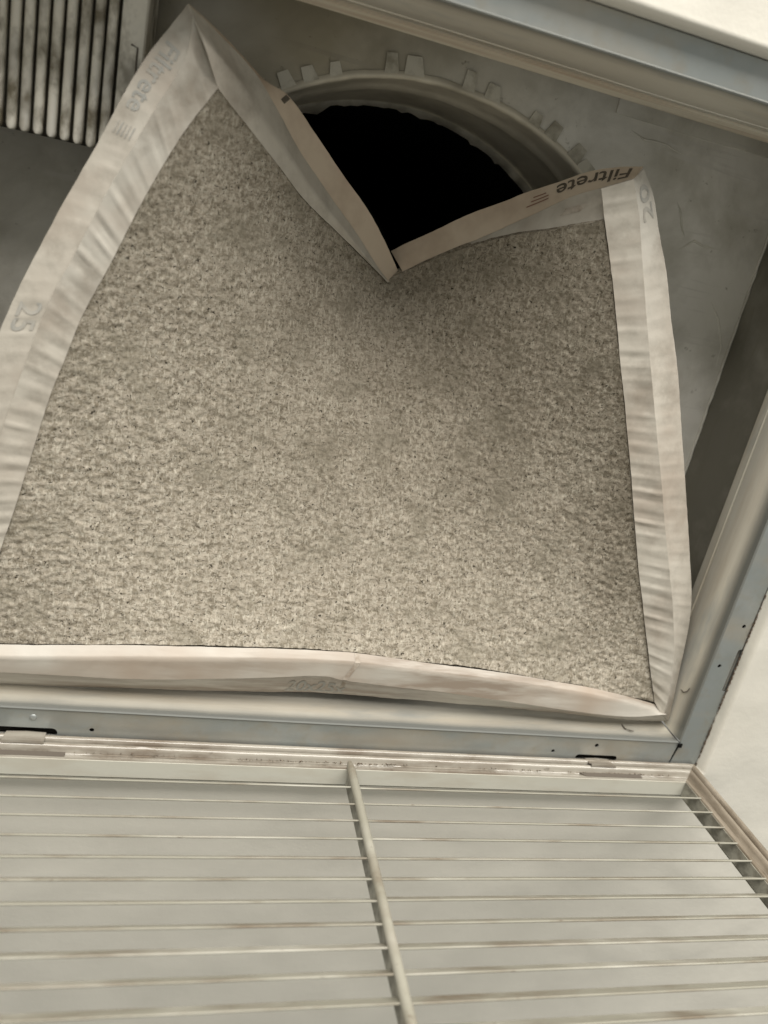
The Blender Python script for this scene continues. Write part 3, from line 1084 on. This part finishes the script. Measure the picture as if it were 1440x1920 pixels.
# ---- printing on the cardboard
def text_mesh(body):
    cu = bpy.data.curves.new('lettering', 'FONT')
    cu.body = body
    cu.size = 1.0
    cu.offset = 0.012
    cu.resolution_u = 3
    ob = bpy.data.objects.new('lettering', cu)
    COL.objects.link(ob)
    dg = bpy.context.evaluated_depsgraph_get()
    me = ob.evaluated_get(dg).to_mesh()
    vs = [v.co.copy() for v in me.vertices]
    fs = [tuple(p.vertices) for p in me.polygons]
    ob.evaluated_get(dg).to_mesh_clear()
    bpy.data.objects.remove(ob)
    x0, x1 = min(v.x for v in vs), max(v.x for v in vs)
    y0, y1 = min(v.y for v in vs), max(v.y for v in vs)
    return [((v.x - x0) / (x1 - x0), (v.y - y0) / (y1 - y0)) for v in vs], fs


def print_on(surf, pts, fs, u0, u1, v0, v1, mat, name='printed_text', label=None):
    """pts in 0..1; u0..u1 metres along the strip in reading direction; v0 (bottom of the letters) .. v1 (top), 0 = crease, 1 = outer edge"""
    o, rows, L_ = surf
    NJ = len(rows) - 1

    def S(u, v):
        u = max(0, min(L_[-1], u))
        k = 0
        lo, hi = 0, len(L_) - 2
        while lo < hi:
            md = (lo + hi + 1) // 2
            if L_[md] <= u:
                lo = md
            else:
                hi = md - 1
        k = lo
        fu = (u - L_[k]) / max(1e-9, L_[k + 1] - L_[k])
        y = max(0, min(NJ - 1e-6, v * NJ))
        j = int(y)
        fv = y - j
        return (rows[j][k].lerp(rows[j][k + 1], fu)).lerp(rows[j + 1][k].lerp(rows[j + 1][k + 1], fu), fv)
    vs = []
    for (x, y) in pts:
        u, v = u0 + (u1 - u0) * x, v0 + (v1 - v0) * y
        p = S(u, v)
        d = S(u + 0.001, v) - S(u - 0.001, v)
        e = S(u, min(1, v + 0.05)) - S(u, max(0, v - 0.05))
        nn = d.cross(e).normalized()
        if nn.dot(p) > 0:
            nn = -nn
        vs.append(p + nn * 0.0003)
    return mesh_obj(name, vs, fs, mat, o, label=label)


P, Fs = text_mesh('Filtrete')
print_on(s_left[1], P, Fs, 0.022, 0.066, 0.80, 0.22, M_ink)
print_on(s_topr[1], P, Fs, 0.006, 0.060, 0.86, 0.22, M_inkdark)
P, Fs = text_mesh('20x25x')
print_on(s_bott[1], P, Fs, 0.2445, 0.2915, 0.92, 0.30, M_ink)
P, Fs = text_mesh('25')
print_on(s_left[1], P, Fs, 0.196, 0.216, 0.78, 0.12, M_ink)
P, Fs = text_mesh('20')
print_on(s_rght[1], P, Fs, 0.033, 0.008, 0.82, 0.25, M_ink)


def bars(surf, spec, mat):
    for (u0, u1, v0, v1) in spec:
        n_, m_ = 6, 14
        pts = [(i / n_ + 0.10 * noise.noise(Vector((j * 0.8, u0 * 90, 1))), j / m_) for i in range(n_ + 1) for j in range(m_ + 1)]
        fs = [(i * (m_ + 1) + j, (i + 1) * (m_ + 1) + j, (i + 1) * (m_ + 1) + j + 1, i * (m_ + 1) + j + 1) for i in range(n_) for j in range(m_)]
        print_on(surf, pts, fs, u0, u1, v0, v1, mat, 'printed_line')


bars(s_left[1], [(0.074, 0.082, 0.24 + 0.13 * k, 0.20 + 0.13 * k) for k in range(5)], M_ink)
bars(s_topr[1], [(0.066, 0.084, 0.42, 0.37), (0.066, 0.080, 0.56, 0.51), (0.068, 0.078, 0.70, 0.65)], M_inkred)

bars(s_bott[0], [(0.2655, 0.2695, 0.02, 0.98)], M_stain)
bars(s_bott[1], [(0.2865, 0.2895, 0.02, 0.45)], M_stain)
bars(s_topl[1], [(0.082, 0.086, 0.95, 0.50)], M_inkdark)
bars(s_topr[0], [(0.026, 0.042, 0.62, 0.40)], M_stain)

# ------------------------------------------------------------------ lint caught along the joints
def lint(name, segs, label, n):
    mb = MB()
    for (p0, p1, up_, cnt) in segs:
        for i in range(cnt):
            t = random.random()
            if noise.noise(Vector((t * 9, up_[0] * 3, cnt))) < -0.12 and random.random() < 0.75:
                continue
            c = Vector(p0).lerp(Vector(p1), t)
            a = random.uniform(0.0003, 0.0013)
            h = random.uniform(0.0003, 0.0016)
            u_ = Vector(up_) * h
            q = Vector((random.uniform(-1, 1), random.uniform(-1, 1), random.uniform(-1, 1))) * a
            s_ = Vector((random.uniform(-1, 1), random.uniform(-1, 1), random.uniform(-1, 1))) * a
            mb.add([c - q, c + q * 0.7, c + s_, c + u_], [(0, 1, 2), (0, 1, 3), (1, 2, 3), (2, 0, 3)])
    o = mb.build(name, M_lint)
    o['kind'] = 'stuff'
    o['label'] = label
    o['category'] = 'lint'
    return o


zl = H - 0.0006
lint('dust_lint', [((-0.18, 0.3718, zl), (0.476, 0.3722, zl), (0, -1, 0), 1500),
                   ((0.4772, 0.20, zl), (0.4772, 0.372, zl), (-1, 0, 0), 520),
                   ((0.4765, 0.04, zl), (0.4772, 0.20, zl), (-1, 0, 0), 60),
                   ((-0.18, YD + 0.0002, 0.4792), (0.47, YD + 0.0002, 0.4792), (0, -1, -1), 420),
                   ((-0.10, YD + 0.0008, 0.4712), (0.44, YD + 0.0008, 0.4712), (0, -1, -1), 260),
                   ((0.06, YD + 0.0008, 0.4700), (0.20, YD + 0.0008, 0.4715), (0, -1, -1), 120),
                   ((0.4670, YD + 0.0014, 0.47), (0.4670, YD + 0.0040, 0.26), (0, -1, 0), 260)],
     'dark lint and dust caught along the joints of the frame and grille door', 1)
